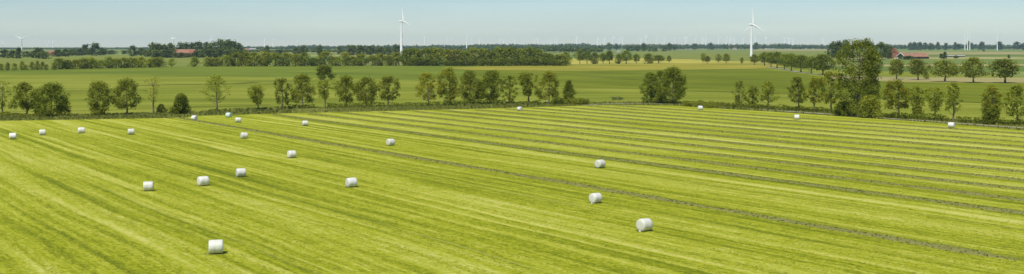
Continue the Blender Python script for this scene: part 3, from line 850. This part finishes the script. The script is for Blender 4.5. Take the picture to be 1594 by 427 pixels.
# small trees on the yellow strip
YS = [(1094.5, 97.8, 83, 11), (1101, 99.3, 87, 11), (1118, 98, 84, 11), (1130.5, 99.3, 83.5, 11), (1155, 100.3, 89.5, 8), (1174, 101.5, 84.5, 15)]
for k, (cx, by, ty, w) in enumerate(YS):
    far_tree('field_tree', MID['avenue'] if k % 2 else MID['tree'], cx, by, ty, w, GREEN, f'small tree on the yellowing strip, {nth(k + 1)} of six from the left', 'small trees on the yellowing strip', k + 51)
# line of trees ahead of the bright yellow field
YT = [(882, 100.2, 77, 19), (902, 100, 77.5, 13), (912, 100, 79, 12), (925.5, 99.8, 80.5, 14), (940, 99.8, 79.5, 12), (950, 99.8, 80, 15), (963.5, 99.6, 80.5, 12), (976.5, 99.6, 78.5, 14), (992, 99.4, 82, 11), (1008, 99.3, 83, 15), (1025.5, 98.6, 84, 16), (1041, 98.2, 87, 8)]
rv = random.Random(8)
for k, (cx, by, ty, w) in enumerate(YT):
    far_tree('field_tree', MID['avenue'] if k % 3 else MID['bush'], cx + rv.uniform(-2, 2), by, ty + rv.uniform(-1, 3.5), w * rv.uniform(.9, 1.4), (0.82, .88, .8, 1), f'small tree in front of the bright yellow field, {nth(k + 1)} from the left', 'trees in front of the bright yellow field', k + 71)

# the long belt of bushes and trees across the middle distance
BELT = []
rb = random.Random(11)
for cx, ty, by, w in [(2, 99, 110, 9), (12, 97, 110, 9), (23, 98, 110, 10), (34, 95, 109.6, 10), (40, 101, 109.6, 8), (50, 96, 109.4, 10), (58, 94, 109.2, 8), (66, 96, 109.2, 9), (72, 100, 109, 7), (84, 100, 109, 8)]:
    BELT.append((cx, by, ty, w, GREEN))
x = 92
while x < 250:
    w = rb.uniform(15, 21)
    BELT.append((x, 108.2 - (x - 90) * 0.02, rb.uniform(86, 94), w * rb.uniform(1.0, 1.5), rb.choice([GREEN, LIGHT, OLIVE, DARK]))); x += w * 0.72
BELT += [(245, 105, 93, 15, DARK), (303, 103.9, 88.5, 17, DARK)]
x = 324
while x < 632:
    w = rb.uniform(16, 24)
    BELT.append((x, 103.8 - (x - 320) * 0.004, rb.uniform(79.5, 90.0), w * 1.25, rb.choice([GREEN, GREEN, DARK, OLIVE]))); x += w * 0.74
while x < 872:
    w = rb.uniform(18, 27)
    top = 73.5 if x > 700 else 72 + abs(x - 675) * 0.10
    top = max(top, 76 + (x - 840) * 0.15) if x > 840 else top
    BELT.append((x, 102.2, top + rb.uniform(-1.5, 5.0), w * 1.3, rb.choice([GREEN, DARK, OLIVE, DARK]))); x += w * 0.68
for k, (cx, by, ty, w, colr) in enumerate(BELT):
    far_tree('belt_tree', MID['bush'], cx, by, ty, w, tuple(c * 1.1 for c in colr[:3]) + (1,), f'leafy tree in the long belt behind the meadow, {nth(k + 1)} from the left', 'trees of the long belt behind the meadow', k + 101)
# understorey in the belt's taller part
UND = []
x = 640
while x < 880:
    w = rb.uniform(14, 20); UND.append((x, 102.8, rb.uniform(86, 96), w * rb.uniform(.9, 1.5))); x += w * 0.8
for k, (cx, by, ty, w) in enumerate(UND):
    far_tree('shrub', MID['bush'], cx, by, ty, w, (0.72, .78, .70, 1), f'low bush along the front of the tall belt, {nth(k + 1)} from the left', 'bushes along the front of the tall belt', k + 201, 'shrub')
far_tree('field_tree', MID['tree'], 267, 105.2, 91, 12, LIGHT, 'small lone tree in the gap of the long belt', None, 2)

# ------------------------------------------------------------------ farms
def prism_house(name, cx, by, yaw, L, W, eave, ridge, wall, roof, label, gable_trim=False, doors=True, chimney=True, ovh=0.5):
    X, Y = G(cx, by)
    r = empty(name, (X, Y, 0.0), yaw)
    l, w = L / 2, W / 2
    V = [(-l, -w, -.1), (l, -w, -.1), (l, w, -.1), (-l, w, -.1), (-l, -w, eave), (l, -w, eave), (l, w, eave), (-l, w, eave), (-l, 0, ridge - .25), (l, 0, ridge - .25)]
    me = bpy.data.meshes.new('wall')
    me.from_pydata(V, [], [(0, 1, 5, 4), (2, 3, 7, 6), (1, 2, 6, 9, 5), (3, 0, 4, 8, 7), (4, 5, 9, 8), (6, 7, 8, 9)])
    me.materials.append(M[wall]); obj('wall', me, r)
    sl = (ridge - eave) / w
    t = 0.22
    rl = l + ovh; rw = w + ovh; ze = eave - sl * ovh
    for s in (-1, 1):
        a = [(-rl, s * rw, ze), (rl, s * rw, ze), (rl, 0, ridge), (-rl, 0, ridge)]
        b = [(x, y, z + t) for x, y, z in a]
        me = bpy.data.meshes.new('roof_slope')
        me.from_pydata(a + b, [], [(0, 1, 2, 3), (7, 6, 5, 4), (0, 4, 5, 1), (1, 5, 6, 2), (2, 6, 7, 3), (3, 7, 4, 0)])
        me.materials.append(M[roof]); obj('roof', me, r)
    def box(n, c, d, m):
        x, y, z = c; a, b, e = d[0] / 2, d[1] / 2, d[2] / 2
        v = [(x + i * a, y + j * b, z + k * e) for i in (-1, 1) for j in (-1, 1) for k in (-1, 1)]
        me = bpy.data.meshes.new(n); me.from_pydata(v, [], [(0, 1, 3, 2), (4, 6, 7, 5), (0, 4, 5, 1), (2, 3, 7, 6), (0, 2, 6, 4), (1, 5, 7, 3)])
        me.materials.append(M[m]); return obj(n, me, r)
    if chimney: box('chimney', (l * 0.35, 0.0, ridge + 0.5), (0.9, 0.9, 2.0), 'brick')
    if doors:
        box('door', (l * 0.2, -w - 0.02, 1.1), (1.2, 0.12, 2.2), 'dark')
        for q in (-.6, -.2, .6): box('window', (l * q, -w - 0.02, eave * 0.58), (1.2, 0.10, 1.1), 'dark')
    tag(r, label, 'building')
    return r, box

# long barn on the right: gable end faces left
yaw = math.radians(24)
barn, bbox = prism_house('barn', 1421, 91.8, yaw, 45, 17, 3.4, 8.6, 'dark', 'roof', 'long barn with red tiled roof and white-trimmed green gable end', doors=False, chimney=False, ovh=0.8)
def bar(n, p, q, wd, m, parent):
    p, q = Vector(p), Vector(q); dirv = (q - p).normalized(); sx = Vector((1, 0, 0)); up = dirv.cross(sx).normalized()
    v = []
    for c in (p, q):
        for a, b in ((-.12, -1), (.12, -1), (.12, 1), (-.12, 1)): v.append(c + sx * a + up * b * wd / 2)
    me = bpy.data.meshes.new(n); me.from_pydata([tuple(x) for x in v], [], [(0, 1, 5, 4), (1, 2, 6, 5), (2, 3, 7, 6), (3, 0, 4, 7), (3, 2, 1, 0), (4, 5, 6, 7)])
    me.materials.append(M[m]); return obj(n, me, parent)
for sg in (-1, 1): bar('gable_trim', (-23.6, sg * 9.3, 2.85), (-23.6, 0, 8.75), 0.9, 'wall_white', barn)
bbox('door', (-22.56, 1.5, 2.0), (0.12, 6.0, 4.0), 'green_door'); bbox('door', (-22.56, -4.6, 1.8), (0.12, 3.4, 3.6), 'wall_white'); bbox('gable_panel', (-22.56, 0, 5.4), (0.12, 6.0, 1.8), 'green_door')
bbox('wall_panel', (-22.56, 6.6, 1.6), (0.12, 1.8, 3.0), 'wall_white')
bbox('ridge_vent', (-4.0, 0, 9.0), (26, 1.4, 0.6), 'grey')
house, _b = prism_house('farmhouse', 1392, 89.6, math.radians(62), 24, 17, 4.5, 15.0, 'brick', 'roof_dark', 'farmhouse with tall dark red roof behind the long barn', doors=True)
shed, _b = prism_house('shed', 1487, 88.6, math.radians(-6), 30, 9, 1.4, 2.6, 'dark', 'grey', 'low dark shed in the field right of the long barn', doors=False, chimney=False)
# left farm between the trees
prism_house('farmhouse', 287.5, 88.4, math.radians(4), 36, 16, 6.8, 12.6, 'brick', 'roof', 'farmhouse with long orange-red roof between dark trees at left')
prism_house('farmhouse', 298.5, 88.9, math.radians(4), 9, 12, 6.4, 11.6, 'brick', 'roof_dark', 'small house end with darker red roof adjoining the left farm', doors=False, chimney=False)
# little houses below the horizon
HOUSES = [(82, 85.5, 'roof_dark', 'brick', 20, 'small house with red roof among the trees at far left'), (384, 79.6, 'roof', 'wall_white', 26, 'small house with red roof right of the left farm wood'),
          (393, 79.2, 'grey', 'wall_white', 30, 'low pale shed beside the small red-roofed house'), (1062, 76.6, 'roof_dark', 'brick', 40, 'distant brick house with dark red roof'), (1072, 76.4, 'grey', 'wall_white', 36, 'distant white house with grey roof'),
          (1143.5, 77.2, 'roof', 'wall_white', 24, 'distant white house with red roof left of the right big turbine'), (1195, 76.5, 'grey', 'wall_white', 44, 'distant pale barn just right of the right big turbine'), (1203, 76.3, 'roof_dark', 'wall_white', 36, 'distant pale house with dark roof beside the pale barn'),
          (1231, 76.2, 'grey', 'wall_white', 50, 'first of the distant pale buildings above the avenue'), (1243, 76.0, 'roof_dark', 'wall_white', 44, 'second of the distant pale buildings above the avenue'), (1255, 76.2, 'grey', 'wall_white', 54, 'third of the distant pale buildings above the avenue'),
          (1268, 76.0, 'grey', 'wall_white', 44, 'fourth of the distant pale buildings above the avenue'), (1418, 76.5, 'grey', 'wall_white', 36, 'distant white building behind the farm'), (962.5, 82.0, 'grey', 'wall_white', 9, 'tiny white hut behind the small trees'),
          (830, 79.4, 'roof_dark', 'brick', 26, 'distant brick house behind the tall belt')]
for k, (cx, by, rf, wl_, L, lab) in enumerate(HOUSES):
    prism_house('house', cx, by, math.radians((-20, 12, 30, -8)[k % 4]), L * .8, max(7, L * 0.3), L * .12 + 1.8, L * .22 + 3.6, wl_, rf, lab, chimney=L < 30)

# ------------------------------------------------------------------ trees around the farms and far single trees
FT = [(6, 90, 77.5, 20), (20, 91, 78, 17), (29, 91.5, 74.5, 13), (42, 90, 80, 14), (52, 90.5, 79, 14), (60, 91.5, 75, 18), (70, 92, 80.5, 16), (90, 88.5, 77.5, 17), (102, 89, 77, 16), (113, 87, 76, 15), (124, 87, 76, 16),
      (132, 86, 69, 13), (148, 87, 67.5, 21), (140, 86, 76, 18), (161, 86, 76.5, 16), (173, 85, 78.5, 16), (194, 84.5, 78.5, 12), (207, 88, 71.3, 14), (220, 87.5, 75.5, 18), (229, 88.5, 78, 18)]
for k, (cx, by, ty, w) in enumerate(FT):
    far_tree('distant_tree', FAR, cx, by, ty, w, (1, 1, 1), f'distant dark tree left of the left farm, {nth(k + 1)} from the left', 'distant trees left of the left farm', k + 301)
GR = [(238, 89.5, 67.5, 18), (247, 89.8, 67.5, 18), (256, 89.5, 70, 16), (265, 89.2, 67.5, 15), (243, 90.3, 78, 20), (259, 90.3, 77.5, 20), (272, 90.3, 82.5, 15), (282, 90.4, 82.0, 14), (292, 90.4, 82.6, 12)]
GR += [(281, 86.6, 66, 15), (290, 86.4, 66.8, 15), (300, 86.6, 65.8, 15), (310, 87, 65.5, 16), (321, 87, 66, 16), (332, 87.2, 65.2, 17), (343, 87.5, 62.5, 18), (354, 87.6, 61.5, 19), (364, 88, 64.5, 17), (372, 88.5, 67.5, 14)]
GR += [(306, 90.4, 79, 16), (317, 90.2, 77, 16), (329, 90.2, 76, 17), (341, 90, 76.5, 17), (353, 90, 77, 17), (365, 90, 76.5, 17), (374, 90, 79, 12)]
for k, (cx, by, ty, w) in enumerate(GR):
    far_tree('distant_tree', FAR, cx, by, ty, w * 1.1, (1, 1, 1), f'tall dark tree of the grove around the left farm, {nth(k + 1)} of the grove', 'dark trees of the grove around the left farm', k + 331)
MT = [(416, 86, 71.5, 11), (434, 86, 77, 15), (461, 86, 75, 14), (472, 86.5, 72, 15), (498, 86, 70, 10), (528, 85, 72, 9), (548, 86.5, 70.5, 20), (561, 87, 72, 18), (576, 87, 71.5, 18), (592, 87, 72.5, 17), (604, 86.5, 74, 14), (617, 86, 69, 13), (634, 87, 78, 18), (650, 87, 76, 14)]
for k, (cx, by, ty, w) in enumerate(MT):
    far_tree('distant_tree', FAR, cx, by, ty, w, (1.05, 1.05, .95), f'distant tree behind the belt around the left big turbine, {nth(k + 1)} from the left', 'distant trees behind the belt', k + 371)
RT = [(1417, 78.2, 66.5, 9), (1424, 78.4, 65.5, 10), (1432, 78.5, 66, 10), (1440, 78.4, 66.5, 9), (1449, 78.4, 67, 10), (1460, 78, 66, 7), (1472, 78, 66.8, 7), (1487, 78, 66, 7), (1492, 78, 68, 6), (1508, 77.8, 64, 7), (1513, 77.6, 67, 5), (1528, 78, 64.8, 10), (1556, 78, 65, 12), (1583, 78, 65, 12), (1593, 78, 67, 8)]
for k, (cx, by, ty, w) in enumerate(RT):
    far_tree('distant_tree', FAR, cx, by, ty, w, (.8, .85, .9), f'distant dark tree on the skyline right of the farm, {nth(k + 1)} from the left', 'distant trees on the right skyline', k + 391)
CT = [(948, 78.6, 67, 9), (960, 77.6, 68, 6), (980, 80, 71, 14), (992, 80.2, 71, 14), (1002, 80, 67, 11), (1012, 80.5, 72, 10), (1020, 80.6, 73.5, 10), (1034, 80.2, 73, 12), (1042, 80.0, 67, 8), (1050, 78.2, 70, 9), (1082, 77.4, 68, 10), (1106, 77.6, 66.5, 9), (1177, 77.2, 66.5, 10),
      (1246.5, 77.2, 74, 4), (1305, 90.5, 65, 24), (1296, 90.2, 66.5, 18), (1316, 90.5, 62, 22), (1383, 91.8, 72, 18), (1372, 92, 66, 20)]
for k, (cx, by, ty, w) in enumerate(CT):
    far_tree('distant_tree', FAR, cx, by, ty, w, (.95, 1, .95), f'distant tree between the tall belt and the right farm, {nth(k + 1)} from the left', 'distant trees between the tall belt and the right farm', k + 421)
for k, (cx, by, ty, w, lab) in enumerate([(1414, 93.2, 87, 22, 'dark shrub in front of the barn gable'), (1466, 91.5, 83.5, 9, 'first dark bush in the field right of the long barn'), (1471, 91.8, 81, 8, 'second dark bush in the field right of the long barn'),
                                          (1488, 91.6, 86.5, 7, 'small bush beside the low dark shed'), (1570.5, 91.3, 85, 5, 'tiny lone bush above the rightmost round tree'), (1531.5, 80.6, 77.5, 4, 'tiny bush on the tan field at right')]):
    far_tree('shrub', FAR, cx, by, ty, w, (.8, .9, .8), lab, None, k + 451, 'shrub')

def wood(name, tops, base, seed, label, step, colr, dens=60, face=6.5):
    """a far wood that reads as one mass: leafy crowns side by side along the skyline"""
    rg = np.random.default_rng(seed)
    T = np.array(tops); x = T[0, 0]; Vs, Qs, off = [], [], 0
    while x < T[-1, 0]:
        for row in range(2):
            by = base + row * 0.5 * rg.uniform(0.3, 1)
            X, Y = G(x + rg.uniform(-.5, .5) * step, by); s = Y / F
            top = np.interp(x, T[:, 0], T[:, 1]) + rg.uniform(-.5, 1.3) + row * 1.2
            h = max(6.0, (by - top) * s); w = step * s * rg.uniform(1.3, 2.2)
            d = rg.standard_normal((dens, 3)); d /= np.linalg.norm(d, axis=1)[:, None]
            r = rg.uniform(0.5, 1, dens)[:, None]
            C = np.array([X, Y, h * 0.5]) + d * r * np.array([w / 2, w / 2, h * 0.5 - face * .25])
            C[:, 2] = np.maximum(C[:, 2], face * 0.3)
            v, q = leaf_quads(C, face, rg, out=d, aspect=0.8)
            Vs.append(v); Qs.append(q + off); off += len(v)
        x += step * rg.uniform(0.6, 1.2)
    o = obj(name, mesh_np(name, np.concatenate(Vs), np.concatenate(Qs), M['leaf_far'])); o.color = colr
    return tag(o, label, 'wood', kind='stuff')
wood('distant_wood', [(-150, 74), (0, 74.3), (60, 74.6), (130, 74), (200, 73.5), (380, 71.5), (440, 71), (452, 69.5), (490, 68.8), (505, 70.5), (520, 71), (545, 69), (600, 69), (640, 69.5), (700, 68.5), (715, 69.5), (740, 67.5), (800, 66.8), (815, 68.5), (830, 66.8), (850, 68.5),
                      (880, 66.3), (910, 66), (925, 68.5), (960, 68.3), (1000, 67.6), (1100, 67.4), (1200, 67.2), (1210, 66), (1225, 66.2), (1232, 68.2), (1300, 68), (1380, 67.2), (1400, 68), (1480, 68.5), (1500, 67), (1594, 69), (1800, 69)], 76.6, 5, 'long dark wood along the whole horizon', 3.2, (.95, 1.0, 1.0, 1), 60, 7.0)
wood('distant_wood', [(380, 76.5), (400, 76), (430, 76.5), (455, 75), (520, 76), (545, 74), (640, 74.5), (660, 76), (720, 74), (780, 73.5), (820, 72.5), (835, 70), (870, 71), (895, 72), (935, 72), (940, 75)], 81.5, 8, 'darker nearer wood behind the long belt', 4.5, (1.05, 1.08, 1.0, 1), 60, 4.5)

# ------------------------------------------------------------------ wind turbines
def lathe_z(pts, sides=16):
    V, Q = [], []
    for z, r in pts:
        for k in range(sides):
            a = 2 * math.pi * k / sides; V.append((r * math.cos(a), r * math.sin(a), z))
    for i in range(len(pts) - 1):
        for k in range(sides): Q.append((i * sides + k, i * sides + (k + 1) % sides, (i + 1) * sides + (k + 1) % sides, (i + 1) * sides + k))
    return V, Q
def blade_mesh():
    """unit-length blade along +Z, chord along X"""
    st = [(0.03, .026, .026, 0), (0.09, .030, .024, .1), (0.17, .052, .016, .22), (0.22, .055, .013, .22), (0.4, .042, .009, .14), (0.65, .028, .006, .07), (0.88, .017, .004, .03), (0.98, .009, .003, .02), (1.0, .003, .002, .02)]
    V, Q = [], []; S = 8
    for z, c, t, tw in st:
        for k in range(S):
            a = 2 * math.pi * k / S
            x, y = math.cos(a) * c * 0.95 + c * 0.18, math.sin(a) * t
            V.append((x * math.cos(tw) - y * math.sin(tw), x * math.sin(tw) + y * math.cos(tw), z))
    for i in range(len(st) - 1):
        for k in range(S): Q.append((i * S + k, i * S + (k + 1) % S, (i + 1) * S + (k + 1) % S, (i + 1) * S + k))
    return mesh_np('blade', V, Q, M['white'], True, [(len(V) - S, len(V) - S + k, len(V) - S + k + 1) for k in range(1, S - 1)])
BLADE = blade_mesh()
tv_, tq_ = lathe_z([(-.01, .036), (.02, .034), (.3, .028), (.6, .022), (.97, .0165)], 16)
TOWER = mesh_np('tower', tv_, tq_, M['white'], True)
nv, nq = lathe_z([(-.11, .0), (-.105, .016), (-.08, .026), (-.02, .030), (.04, .028), (.055, .022), (.055, 0)], 12)   # along Z, turned to the rotor axis
NAC = mesh_np('nacelle', [(x * 0.9, -z, y) for x, y, z in nv], nq, M['white'], True)
hv, hq = lathe_z([(.062, .0), (.062, .021), (.085, .020), (.105, .013), (.112, 0)], 12)
HUB = mesh_np('hub', [(x, -z, y) for x, y, z in hv], hq, M['white'], True)

def turbine(cx, d, huby, blade_px, yaw, phase, label, group=None, thick=1.0):
    """rotor faces -Y turned by yaw; sizes in metres from pixels at distance d"""
    X = (cx - CX) * d / F
    hub = CAMH + (HZ - huby) * d / F
    bl = blade_px * d / F
    r = empty('wind_turbine', (X, d, 0), yaw)
    t = obj('tower', TOWER, r); t.scale = (hub * .95 * thick, hub * .95 * thick, hub)
    k = bl * 1.9
    n = obj('nacelle', NAC, r); n.location = (0, 0, hub); n.scale = (k, k, k)
    h = obj('hub', HUB, r); h.location = (0, 0, hub); h.scale = (k, k, k)
    for q in range(3):
        b = obj('blade', BLADE, r); b.location = (0, -.085 * k, hub); b.scale = (bl * thick, bl * thick, bl); b.rotation_euler = (0, phase + q * 2.0944, 0)
    return tag(r, label, 'wind turbine', group), hub
T1, hub1 = turbine(624.8, 2050, 33.5, 21.5, math.radians(126), math.radians(12.5), 'large white wind turbine behind the belt, left one of the two big ones', thick=1.3)
ant = mesh_np('equipment_box', [(x, y, z) for x in (-.6, .6) for y in (-.5, .5) for z in (-.9, .9)], [(0, 1, 3, 2), (4, 6, 7, 5), (0, 4, 5, 1), (2, 3, 7, 6), (0, 2, 6, 4), (1, 5, 7, 3)], M['grey'])
an = obj('equipment_box', ant, T1); an.location = (-1.2, -1.5, hub1 - 27.5)
turbine(1169.5, 1900, 38.5, 25, math.radians(124), math.radians(2), 'large white wind turbine in the green field, right one of the two big ones', thick=1.3)
turbine(33.7, 4500, 61, 10.3, math.radians(4), math.radians(60), 'medium wind turbine at far left with two blades raised in a V', thick=1.8)
turbine(726.5, 5200, 57.5, 6.5, math.radians(130), math.radians(8), 'small wind turbine with one blade straight up, right of the left big turbine', thick=1.5)
turbine(1502, 4600, 47.5, 5, math.radians(80), math.radians(30), 'tall far turbine, left of the close three at right', 'three tall far turbines at right', 0.65)
turbine(1506.2, 4700, 46.5, 5, math.radians(82), math.radians(10), 'tall far turbine, middle of the close three at right', 'three tall far turbines at right', 0.65)
turbine(1509.7, 4800, 47.5, 5, math.radians(78), math.radians(50), 'tall far turbine, right of the close three at right', 'three tall far turbines at right', 0.65)
turbine(1552.3, 4500, 46.8, 4, math.radians(84), math.radians(20), 'tall far turbine standing alone near the right edge', None, 0.7)
TINY = [(3, 69, 4), (75, 66, 3), (82, 66.5, 4), (269, 61.5, 6), (283, 65.5, 4), (328, 61, 6), (355, 61.5, 6), (412.5, 60, 5), (425, 62.5, 4), (462.5, 63.5, 4), (488, 66, 4), (661.5, 58.8, 3.5), (696, 63, 3.5), (703, 63, 3.5), (735, 61.5, 3.5), (747, 61.5, 3.5), (778, 62, 3), (784, 62, 3), (801, 62, 3),
        (832, 62, 3), (837, 61.5, 3.5), (856.5, 62, 3), (867, 61.5, 4), (898, 60.5, 4.5), (930.5, 61, 4), (941, 60.5, 3.5), (954, 60, 5), (964, 61, 4), (969, 60.5, 4), (997.5, 61, 4), (1005.5, 59.5, 6), (1021.5, 60.5, 4), (1034, 62, 3.5), (1051, 61.5, 3.5), (1068, 60, 5), (1083, 61, 4), (1094, 60, 4.5), (1098.5, 60.5, 4),
        (1118.5, 59.5, 4), (1131, 60, 5), (1137, 61, 4), (1143, 61, 3.5), (1157, 61, 3.5), (1176, 58.8, 5), (1192.5, 60.5, 5), (1221.5, 61, 4), (1228.5, 61, 4), (1235, 61.5, 4), (1281, 61, 4)]
rt = random.Random(3)
for k, (cx, hy, b) in enumerate(TINY):
    near = cx in (412.5, 425, 462.5)
    turbine(cx, 6000 if near else rt.uniform(7600, 9200), hy, b * 1.2, math.radians(rt.uniform(110, 150)), rt.uniform(0, 2.1), f'tiny white wind turbine on the horizon, {nth(k + 1)} from the left', 'tiny wind turbines along the horizon', 2.1 if near else 2.6)

# ------------------------------------------------------------------ the air
hm = bpy.data.materials.new('haze')
hm.use_nodes = True
ht = hm.node_tree
for n in list(ht.nodes):
    if n.type == 'BSDF_PRINCIPLED': ht.nodes.remove(n)
pv = ht.nodes.new('ShaderNodeVolumePrincipled')
pv.inputs['Color'].default_value = (0.55, 0.86, 0.98, 1)
pv.inputs['Density'].default_value = 0.000037
pv.inputs['Anisotropy'].default_value = 0.0
ht.links.new(pv.outputs[0], ht.nodes['Material Output'].inputs['Volume'])
x0, x1, y0, y1, z0, z1 = GX0 - 100, GX1 + 100, GY0 - 100, GY1 + 100, -1.0, 135.0
hv = [(x, y, z) for x in (x0, x1) for y in (y0, y1) for z in (z0, z1)]
hme = bpy.data.meshes.new('haze'); hme.from_pydata(hv, [], [(0, 1, 3, 2), (4, 6, 7, 5), (0, 4, 5, 1), (2, 3, 7, 6), (0, 2, 6, 4), (1, 5, 7, 3)])
hme.materials.append(hm)
tag(obj('haze', hme), 'pale haze over the plain', kind='stuff')
print('tris', sum(len(o.data.polygons) * 2 for o in bpy.data.objects if o.type == 'MESH'), 'objects', len(bpy.data.objects))
